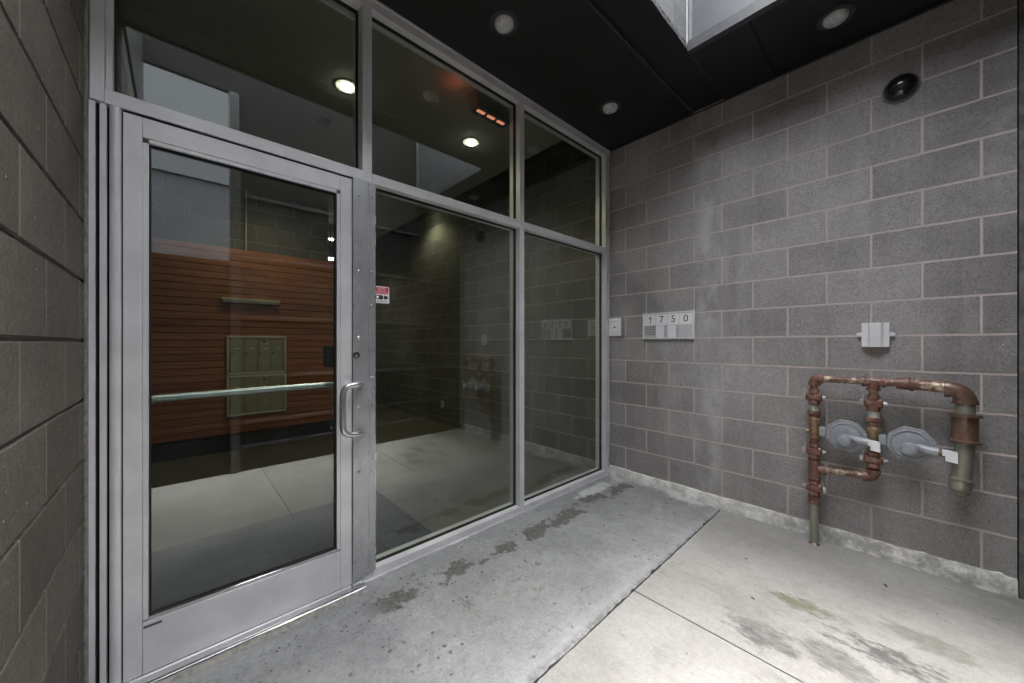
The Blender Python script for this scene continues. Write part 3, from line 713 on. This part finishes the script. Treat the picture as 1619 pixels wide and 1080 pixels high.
bk = empty('junction_box', (0, -1.807, 1.235), 'pale ribbed aluminium junction box with side ears above gas pipes', 'junction box')
m = MB(); m.prism([(-.0005, -1.866), (-.034, -1.866), (-.034, -1.843), (-.040, -1.839), (-.048, -1.832), (-.048, -1.786), (-.040, -1.780), (-.034, -1.776), (-.034, -1.750), (-.0005, -1.750)], 2, 1.236, 1.379, .001)
m.build('cover', M['bracketgrey'], bk)
for s_, yy in ((1, -1.750), (-1, -1.866)):
    m = MB(); m.box(-.020, -.0005, min(yy, yy+.016*s_), max(yy, yy+.016*s_), 1.296, 1.322, .003)
    m.lathe((-.010, yy+.014*s_, 1.309), (-1, 0, 0), [(0, .011), (.008, .011), (.011, .008), (.011, .001)], 12); m.build('ear', M['bracketgrey'], bk)
m = MB(); m.box(-.003, -.0005, -1.812, -1.808, 1.165, 1.236); m.box(-.010, -.0005, -1.822, -1.800, 1.185, 1.197, .002); m.build('rust_drip', plain('rust_stain_clip', (.36, .27, .24), .8), bk)

dm = empty('dome_camera', (0, -1.912, 2.72), 'black glossy dome camera high on the block wall', 'dome camera')
m = MB(); m.lathe((-.0005, -1.912, 2.722), (-1, 0, 0), [(0, .076), (.006, .078), (.012, .076), (.0145, .071), (.0145, .01)], 40); m.build('base_ring', M['ring'], dm)
m = MB(); m.lathe((-.0140, -1.912, 2.722), (-1, 0, 0), [(.066*math.sin(R(a)), .0705*math.cos(R(a))) for a in range(0, 91, 9)], 40); m.build('dome', M['smoke'], dm)

# ------------------------------------------------------------------ downlights
def downlight(x, y, label, z=CZ, lit=False, grp='unlit recessed downlights in the black soffit'):
    e = empty('downlight', (x, y, z), label, 'downlight', grp)
    m = MB(); m.lathe((x, y, z+.001), (0, 0, -1), [(0, .083), (.003, .084), (.0045, .080), (.0045, .066), (-.0, .060), (.0, .058)], 40)
    m.build('trim_ring', M['black_trim'] if not lit else M['drywall'], e)
    m = MB(); k = 8
    m.lathe((x, y, z+.0), (0, 0, -1), [(d*(1 if not lit else .6), r_*(1 if not lit else .80)) for d, r_ in ((-.002, .057), (.010, .056), (.021, .048), (.029, .033), (.033, .015), (.034, .001))], 36)
    m.build('bulb', M['bulb'] if not lit else M['lamp'], e)
downlight(-1.678, -.36, 'dark downlight in the soffit over the middle pane')
downlight(-.573, -.36, 'dark downlight in the soffit nearest the wall corner')
downlight(-.318, -1.661, 'dark downlight above the dome camera, right of the sky opening')
g2 = 'lit lobby ceiling downlights'
downlight(-1.082, .776, 'lit lobby downlight seen through the middle top pane', lit=True, grp=g2)
downlight(-2.172, .795, 'lit lobby downlight seen above the door', lit=True, grp=g2)
downlight(-1.068, 4.97, 'small distant lit lobby downlight beyond the wood wall', lit=True, grp=g2)
def spot(x, y, e, ang=150, col=(1., .90, .66), z=CZ-.045):
    l = bpy.data.lights.new('downlight_beam', 'SPOT'); l.energy = e; l.spot_size = R(ang); l.spot_blend = .8; l.color = col; l.shadow_soft_size = .0
    o = bpy.data.objects.new('downlight_beam', l); COL.objects.link(o); o.location = (x, y, z)
LK = 0.26
spot(-1.082, .776, 7*LK); spot(-2.172, .795, 7*LK); spot(-1.068, 4.97, 9*LK); spot(-2.3, 2.75, 4*LK)  # last beam belongs to the added, unseen lamp over the mailboxes
spot(-.25, 3.2, 6*LK, 140, z=3.30)
downlight(-.25, 3.2, 'lit wall washer hidden in the black lobby ceiling slot', z=3.36, lit=True, grp=g2)
downlight(-2.3, 2.75, 'added lit downlight, out of view over the mailboxes', lit=True, grp=g2)  # added lamp out of view, brightens the wood wall and mailboxes

# ------------------------------------------------------------------ lobby contents
wc = empty('wood_wall', (-2.37, 3.43, 0), 'red-brown horizontal wood slat cladding behind the door', 'wood cladding')
m = MB(); z = .20; k = 0
while z < 2.37:
    z2 = min(z+.078, 2.372); m.box(LX+.002, -1.452, 3.405-.004*((k*7) % 3), 3.43, z+.003, z2-.003, .002); z = z2; k += 1
m.build('slats', M['wood'], wc)
m = MB(); m.box(LX+.002, -1.455, 3.4305, 3.449, .18, 2.37); m.build('backing', M['gap'], wc)
m = MB(); m.box(LX+.002, -1.452, 3.415, 3.449, .0, .175, .004); m.build('base_board', plain('black_base', (.012, .012, .014), .45), wc)
def mailbox(z0, z1, label):
    e = empty('mailbox_unit', (-2.36, 3.40, z0), label, 'mailboxes', 'bronze mailbox units on the wood wall')
    x0, x1 = -2.659, -2.062
    m = MB(); m.box(x0+.01, x1-.01, 3.385, 3.404, z0+.005, z1-.005); m.build('housing', M['mail'], e)
    m = MB(); w = .032
    def fr(a, b_, c, d): m.box(a, b_, 3.362, 3.386, c, d, .006)
    fr(x0, x1, z1-w, z1); fr(x0, x1, z0, z0+w*.8); fr(x0, x0+w*.8, z0+w*.8, z1-w); fr(x1-w*.8, x1, z0+w*.8, z1-w)
    m.build('frame', M['cream'], e)
    a, b_ = x0+w*.8+.004, x1-w*.8-.004; dw = (b_-a)/4
    for i in range(4):
        m = MB(); m.box(a+i*dw+.002, a+(i+1)*dw-.002, 3.372, 3.384, z0+w*.8+.004, z1-w-.004, .002); d = m.build('mailbox_door', M['mail'], e)
        m = MB(); m.lathe((a+i*dw+.022, 3.372, (z0+z1)/2+.02), (0, -1, 0), [(0, .009), (.004, .009), (.004, .001)], 12); m.build('lock', M['rubber'], d)
        m = MB(); m.box(a+i*dw+.05, a+i*dw+.095, 3.3695, 3.3718, z1-.155, z1-.145); m.build('name_slot', M['paper'], d)
        if i == 2:
            m = MB(); m.lathe((a+i*dw+.066, 3.372, z1-.066), (0, -1, 0), [(0, .011), (.004, .011), (.004, .001)], 12); m.build('master_lock', M['rubber'], d)
            if z0 > .6:
                m = MB(); m.box(a+i*dw+.03, a+i*dw+.105, 3.3695, 3.3718, z1-.105, z1-.088); m.build('label_plate', M['palegrey'], d)
mailbox(.886, 1.345, 'upper bronze mailbox unit on the wood wall, above its twin')
mailbox(.402, .884, 'lower bronze mailbox unit behind the push bar')
ml = empty('bar_light', (-2.42, 3.39, 1.74), 'slim cream bar light on the wood wall above the mailboxes', 'bar light')
m = MB(); m.box(-2.705, -2.131, 3.345, 3.403, 1.752, 1.784, .006, seg=2); m.build('housing', M['cream'], ml)
m = MB(); m.box(-2.69, -2.145, 3.352, 3.398, 1.735, 1.7515, .004); m.build('diffuser', M['white'], ml)
m = MB(); m.cyl((-2.468, 3.435, 2.375), (-2.468, 3.435, 3.105), .009, 10); m.build('wall_conduit', M['conduit'], label='thin vertical conduit on block wall above the wood cladding', cat='conduit')
m = MB(); m.box(LX+.1, -1.825, .20, 1.12, -.001, .010, .003); m.build('entrance_mat', M['mat'], label='black entrance mat inside the glass door', cat='mat')
ou = empty('wall_outlet', (0, 3.02, .25), 'small cream outlet low on the lobby block wall', 'outlet')
m = MB(); m.box(-.012, -.0005, 2.975, 3.05, .235, .345, .003); m.build('cover_plate', M['cream'], ou)
m = MB(); m.box(-.0135, -.0125, 3.0, 3.025, .255, .282); m.box(-.0135, -.0125, 3.0, 3.025, .297, .324); m.build('socket', M['midgrey'], ou)
hb = empty('ceiling_sign_box', (-1.31, .2, 2.96), 'dark box hung from the lobby ceiling with three glowing orange slots', 'ceiling box')
m = MB(); m.box(-1.475, -1.15, .16, .26, 2.975, 3.105, .004); m.build('housing', plain('dark_housing', (.10, .105, .10), .5), hb)
for i in range(3):
    m = MB(); m.box(-1.445+i*.095, -1.378+i*.095, (.19), .216, 2.9705, 2.9745); m.build('glowing_slot', M['orange'], hb)
lr = bpy.data.lights.new('orange_lamp', 'POINT'); lr.energy = .011; lr.color = (1., .18, .06); lr.shadow_soft_size = 0.
o = bpy.data.objects.new('orange_lamp', lr); COL.objects.link(o); o.location = (-1.62, .22, 3.02)
m = MB(); m.box(-2.22, -2.13, 1.29, 1.39, CZ-.004, CZ-.0005, .001); m.build('ceiling_vent', M['rubber'], label='small square black vent in the lobby ceiling above the door', cat='vent')
es = empty('exit_light', (-1.3, 4.2, 2.4), 'small lit sign box in the passage beyond the wood wall', 'lit sign')
m = MB(); m.box(-1.42, -1.18, 4.18, 4.24, 2.60, 2.78, .004); m.build('housing', M['rubber'], es)
m = MB(); m.box(-1.41, -1.19, 4.17, 4.23, 2.57, 2.598); m.build('light_strip', M['exitlit'], es)
m = MB(); m.cyl((-1.3, 4.21, 2.78), (-1.3, 4.21, 3.105), .01, 8); m.build('hanger', M['rubber'], es)

# ------------------------------------------------------------------ gas pipework
PX = -.115
gp = empty('gas_pipework', (PX, -1.54, 0), 'rusty gas pipe manifold with two grey regulators fixed to the block wall', 'gas pipes')
def vpipe(name, y, z0, z1, r, mat, x=PX, parent=gp):
    m = MB(); m.cyl((x, y, z0), (x, y, z1), r, 24); return m.build(name, M[mat], parent)
def coupling(m, y, z0, z1, r, lip=.0035, x=PX):
    h = z1-z0
    m.lathe((x, y, z0), (0, 0, 1), [(0, r), (0, r+lip), (min(.010, h*.3), r+lip), (min(.012, h*.35), r), (h-min(.012, h*.35), r), (h-min(.010, h*.3), r+lip), (h, r+lip), (h, r)], 24)
def hexnut(m, y, z0, z1, r, x=PX, seg=8):
    h = z1-z0
    m.lathe((x, y, z0), (0, 0, 1), [(0, r*.86), (h*.15, r), (h*.85, r), (h, r*.86)], seg, False, ph=.2)
def valve(y, z0, z1, side=1):
    """flat-bodied plug valve, its round plug across the pipe, bolt nut one side and square tang the other"""
    m = MB(); zc = (z0+z1)/2; h = z1-z0
    m.lathe((PX, y, z0), (0, 0, 1), [(0, .022), (0, .029), (.016, .029), (.020, .025), (h*.30, .034), (h*.5, .037), (h*.70, .034), (h-.020, .025), (h-.016, .029), (h, .029), (h, .022)], 8, False, ph=.39)
    m.box(PX-.034, PX+.03, y-.036, y+.036, zc-.018, zc+.018, .007, seg=2)
    m.lathe((PX, y-.040, zc), (0, 1, 0), [(0, .015), (.004, .027), (.02, .030), (.06, .030), (.076, .027), (.080, .015)], 16)
    m.box(PX-.036, PX-.02, y-.020, y+.020, z1-.026, z1-.004, .003); m.box(PX-.036, PX-.02, y-.020, y+.020, z0+.004, z0+.026, .003)
    v = m.build('plug_valve', M['rust'], gp)
    m = MB(); m.lathe((PX, y-.040*side, zc), (0, -side, 0), [(0, .014), (.005, .014), (.006, .010), (.016, .010), (.020, .006), (.020, .001)], 8, False); m.build('valve_nut', M['zinc'], v)
    m = MB(); s_ = side
    ya, yb_ = sorted((y+.040*s_, y+.060*s_)); m.box(PX-.014, PX+.012, ya, yb_, zc-.016, zc+.016, .002)
    ya, yb_ = sorted((y+.041*s_, y+.046*s_)); m.box(PX-.016, PX-.011, ya, yb_, zc+.015, zc+.05)
    m.build('valve_tang', M['zinc'], v)
    return v
# first riser
y = -1.54
vpipe('riser_pipe', y, -.02, .262, .0225, 'bigp')
m = MB(); m.lathe((PX, y, -.006), (0, 0, 1), [(0, .031), (.004, .028), (.010, .025), (.012, .023)], 20); m.build('rust_collar', M['rust'], gp)
m = MB(); coupling(m, y, .252, .300, .0265); m.build('bushing', M['rust'], gp)
valve(y, .302, .400, -1)
m = MB(); coupling(m, y, .402, .528, .0265); m.cyl((PX, y-.02, .470), (PX, y-.058, .470), .0255, 20); m.lathe((PX, y-.048, .470), (0, -1, 0), [(0, .030), (.012, .030), (.012, .024)], 20); m.build('tee_fitting', M['rust'], gp)
valve(y, .532, .632)
m = MB(); coupling(m, y, .660, .760, .0255, .003); m.lathe((PX, y, .755), (0, 0, 1), [(0, .026), (.012, .031), (.03, .031), (.036, .024)], 20); m.lathe((PX, y+.02, .70), (0, 1, 0), [(0, .016), (.02, .016), (.022, .012), (.022, .001)], 12); m.build('brass_body', M['brass'], gp)
m = MB(); m.cyl((PX, y, .634), (PX, y, .662), .021, 20); m.build('nipple', M['rustp'], gp)
m = MB(); hexnut(m, y, .812, .836, .034); m.lathe((PX, y, .786), (0, 0, 1), [(0, .022), (.01, .027), (.024, .027), (.026, .03)], 12, False); m.build('union_nut', M['rust'], gp)
m = MB(); m.cyl((PX, y, .836), (PX, y, .872), .023, 20); m.build('nipple', M['ptfe'], gp)
valve(y, .872, .968)
m = MB(); m.cyl((PX, y, .968), (PX, y, .998), .020, 20); m.build('nipple', M['rustp'], gp)
def elbow(name, c, r, rad, a, b_, mat, lip=.0045, col=.022, parent=gp):
    """quarter bend: centre of the two axes' corner c, from direction a to direction b"""
    c = Vector(c); a = Vector(a); b_ = Vector(b_); o = c + a*rad + b_*rad
    pts = [o + (-b_*math.cos(t_) - a*math.sin(t_))*rad for t_ in [math.pi/2*i/10 for i in range(11)]]
    # runs from c+a*rad to c+b*rad
    m = MB(); m.tube(pts, r, 24)
    for p, d in ((pts[0], a), (pts[-1], b_)):
        m.lathe(p-d*.004, d, [(0, r), (0, r+lip), (col, r+lip), (col+.001, r*.85)], 24)
    return m.build(name, M[mat], parent)
elbow('elbow', (PX, y, 1.036), .0262, .026, (0, 0, -1), (0, -1, 0), 'rust')
m = MB(); m.cyl((PX, y-.045, 1.036), (PX, -1.768, 1.036), .0195, 24); m.build('cross_pipe', M['rustp'], gp)
# second riser
y2 = -1.805
m = MB(); m.lathe((PX, y2+.048, 1.036), (0, -1, 0), [(0, .02), (0, .031), (.014, .031), (.016, .0265), (.080, .0265), (.082, .031), (.096, .031), (.096, .02)], 24)
m.cyl((PX, y2, 1.04), (PX, y2, 1.0), .0265, 24); m.lathe((PX, y2, 1.0), (0, 0, -1), [(0, .0265), (.0, .031), (.013, .031), (.013, .021)], 24); m.build('tee_fitting', M['rust'], gp)
m = MB(); m.cyl((PX, y2, .960), (PX, y2, .988), .0205, 20); m.build('nipple', M['rustp'], gp)
valve(y2, .868, .960)
m = MB(); m.cyl((PX, y2, .832), (PX, y2, .870), .0245, 20); m.build('nipple', M['ptfe'], gp)
m = MB(); hexnut(m, y2, .806, .832, .036); m.lathe((PX, y2, .778), (0, 0, 1), [(0, .022), (.01, .028), (.026, .028), (.028, .031)], 12, False); m.build('union_nut', M['rust'], gp)
m = MB(); m.lathe((PX, y2, .640), (0, 0, 1), [(0, .024), (.002, .028), (.015, .028), (.018, .0255), (.09, .0255), (.10, .032), (.125, .032), (.138, .024)], 22); m.build('brass_body', M['brass'], gp)
valve(y2, .540, .640)
elbow('elbow', (PX, y2, .484), .0262, .028, (0, 0, 1), (0, 1, 0), 'rust')
m = MB(); m.cyl((PX, -1.592, .472), (PX, y2+.045, .484), .0195, 24); m.build('cross_pipe', M['rustp'], gp)
# line to the large drop
m = MB(); m.cyl((PX, y2-.046, 1.036), (PX, -1.902, 1.036), .0205, 20); m.build('nipple', M['rustp'], gp)
m = MB(); m.lathe((PX, -1.893, 1.035), (0, -1, 0), [(0, .02), (0, .030), (.010, .031), (.034, .033), (.050, .0335), (.054, .0395), (.068, .0395), (.070, .034)], 24); m.build('reducer', M['rust'], gp)
m = MB(); m.cyl((PX, -1.962, 1.034), (PX, -2.082, 1.026), .0295, 24); m.build('large_pipe', M['rustp'], gp)
yb0 = -2.136
elbow('large_elbow', (PX, yb0-.001, 1.020), .0385, .055, (0, 0, -1), (0, 1, 0), 'bigf', .005, .020)
m = MB(); m.cyl((PX, yb0, .952), (PX-.003, yb0+.001, .898), .0345, 26); m.build('large_pipe', M['bigp'], gp)
m = MB(); m.lathe((PX-.003, yb0+.001, .752), (0, 0, 1), [(0, .036), (0, .056), (.012, .056), (.015, .046), (.020, .044), (.126, .044), (.131, .046), (.134, .057), (.146, .057), (.146, .036)], 30); m.build('flanged_coupling', M['bigf'], gp)
m = MB(); m.cyl((PX-.004, yb0+.001, .756), (PX-.016, yb0+.014, .570), .0345, 26); m.build('large_pipe', M['bigp'], gp)
d_ = Vector((-.012, .013, -.186)).normalized(); p_ = Vector((PX-.016, yb0+.014, .574))
m = MB(); m.lathe(p_, d_, [(0, .035), (0, .042), (.012, .0435), (.014, .040), (.045, .040), (.064, .034), (.074, .022), (.077, .018), (.077, .001)], 26)
m.box(p_.x-.014, p_.x+.014, p_.y-.010, p_.y+.018, p_.z-.088, p_.z-.07, .003); m.build('pipe_cap', M['bigp'], gp)

def regulator(yc, zc, ry, rz, yo, tag_y, tag_z, lab):
    """octagonal diaphragm case lying flat to the wall, round bowl, screw cap and a spout to the vent"""
    xb = PX-.006
    oct_ = []
    for k in range(8):
        a = R(22.5+45*k+8); oct_.append((yc+ry*math.cos(a), zc+rz*math.sin(a)))
    m = MB(); m.prism(oct_, 0, xb-.006, xb+.009, .0015)
    # bowl: elliptical dish
    rr = []
    for dx, s_ in ((.0055, .81), (.0155, .79), (.0165, .74), (.0115, .71), (.0125, .66), (.0185, .52), (.0205, .34), (.021, .1)):
        rr.append([Vector((xb-dx, yc+ry*s_*math.cos(2*math.pi*j/32), zc+rz*s_*math.sin(2*math.pi*j/32))) for j in range(32)])
    m.rings(rr)
    rr = []
    for dx, s_ in ((.0165, .80), (.03, .70), (.045, .5), (.05, .2)):
        rr.append([Vector((xb+dx, yc+ry*s_*math.cos(2*math.pi*j/32), zc+rz*s_*math.sin(2*math.pi*j/32))) for j in range(32)])
    m.rings(rr)
    # spout fairing toward the vent
    sp = [(xb-.012, yc-.010, zc+.006), (xb-.018, yc-ry*.40, zc-.010), (xb-.022, yc-ry*.70, zc-.018), (xb-.024, yc-ry*1.02, zc-.021)]
    m.tube(smooth_path(sp, 1), [.006, .012, .018, .022, .0255, .026, .026, .026][:len(smooth_path(sp, 1))], 16)
    rg = m.build('regulator', M['greypaint'], gp, label=lab)
    for k in range(8):
        a = R(22.5+45*k+8); m = MB(); m.lathe((xb-.006, yc+ry*.90*math.cos(a), zc+rz*.90*math.sin(a)), (-1, 0, 0), [(0, .0044), (.003, .0044), (.0034, .001)], 6, False)
        m.build('case_bolt', M['zinc'], rg)
    m = MB(); m.lathe((xb-.024, yc+.004, zc-.020), (-1, 0, 0), [(0, .034), (.020, .0325), (.042, .029), (.0435, .022), (.050, .022), (.051, .017), (.051, .001)], 26); m.build('spring_cap', M['greypaint'], rg)
    ye = yc+ry
    m = MB(); m.box(xb-.026, xb+.024, ye-.006, ye+.026, zc-.020, zc+.034, .005, seg=2); m.build('inlet_nut', M['greypaint'], rg)
    m = MB(); m.cyl((xb-.024, yc-ry*1.02, zc-.021), (xb-.026, tag_y+.01, tag_z), .0145, 16); m.build('vent_nipple', M['rust'], rg)
    # folded white screen tag
    m = MB(); w = .025
    v = [(xb-.047, tag_y+w, tag_z+.026), (xb-.050, tag_y-w, tag_z+.022), (xb-.050, tag_y-w*1.05, tag_z-.036), (xb-.046, tag_y+w*.55, tag_z-.030), (xb-.046, tag_y+w*.6, tag_z-.006), (xb-.046, tag_y+w*1., tag_z-.006)]
    m.rings([[Vector(p) for p in v], [Vector((p[0]+.016, p[1], p[2])) for p in v]], True, False)
    m.build('vent_tag', M['tag'], rg)
regulator(-1.688, .704, .096, .098, y, -1.808, .680, 'smaller-looking grey octagonal regulator between the two risers')
regulator(-1.948, .706, .096, .098, y2, -2.083, .684, 'grey octagonal regulator beside the large capped pipe')

# litter on the slab
for i, (x, y_, a, s_) in enumerate([(-.356, -1.859, .3, 1.), (-.974, -1.419, 1.1, .7), (-.62, -1.30, 2., .5)]):
    m = MB(); k = 8
    top = [Vector((x+.016*s_*math.cos(q)*math.cos(a)-.007*s_*math.sin(q)*math.sin(a), y_+.016*s_*math.cos(q)*math.sin(a)+.007*s_*math.sin(q)*math.cos(a), -.0035+.003*s_*abs(math.sin(q)))) for q in [2*math.pi*j/k for j in range(k)]]
    m.rings([top, [p+Vector((0, 0, .0015)) for p in top]], True, False)
    m.build('dry_leaf', M['leaf'], label=['dark dry leaf on the pale slab below the gas pipes', 'small dark leaf scrap left of the green stain on the slab', 'tiny leaf scrap on the slab near the riser foot'][i], cat='leaf', group='leaf scraps on the slab')

# ------------------------------------------------------------------ light
w = bpy.data.worlds.new('World'); scene.world = w; w.use_nodes = True; nt = w.node_tree
sky = nt.nodes.new('ShaderNodeTexSky'); sky.sky_type = 'NISHITA'; sky.sun_disc = False
SE, SR = 80., 40.
sky.sun_elevation = R(SE); sky.sun_rotation = R(SR); sky.dust_density = 4.; sky.air_density = 1.2; sky.ozone_density = .6
hs = nt.nodes.new('ShaderNodeHueSaturation'); hs.inputs['Saturation'].default_value = .22
nt.links.new(sky.outputs[0], hs.inputs['Color'])
bg = nt.nodes['Background']; nt.links.new(hs.outputs[0], bg.inputs[0]); bg.inputs[1].default_value = .15
sl = bpy.data.lights.new('sun', 'SUN'); sl.energy = .5; sl.angle = R(25); sl.color = (1., .97, .93)
so_ = bpy.data.objects.new('sun', sl); COL.objects.link(so_)
az = R(SR); dirv = Vector((math.sin(az)*math.cos(R(SE)), math.cos(az)*math.cos(R(SE)), math.sin(R(SE))))
so_.rotation_euler = dirv.to_track_quat('Z', 'Y').to_euler()

# ------------------------------------------------------------------ camera
cam = bpy.data.cameras.new('camera'); co = bpy.data.objects.new('camera', cam); COL.objects.link(co)
cam.sensor_width = 36; cam.lens = 36*573.45/1619; cam.shift_y = 2.73/1619; cam.clip_start = .01; cam.clip_end = 500
co.location = (-3.06278, -1.93416, 1.25768)
co.rotation_euler = (R(90), 0, -R(42.579))
scene.camera = co
vs = scene.view_settings; vs.view_transform = 'Standard'; vs.look = 'None'; vs.gamma = 1.; vs.exposure = 4.18
scene.cycles.use_denoising = True
scene.cycles.max_bounces = 14; scene.cycles.diffuse_bounces = 6; scene.cycles.glossy_bounces = 6; scene.cycles.transparent_max_bounces = 16; scene.cycles.transmission_bounces = 6
scene.cycles.sample_clamp_indirect = 6.
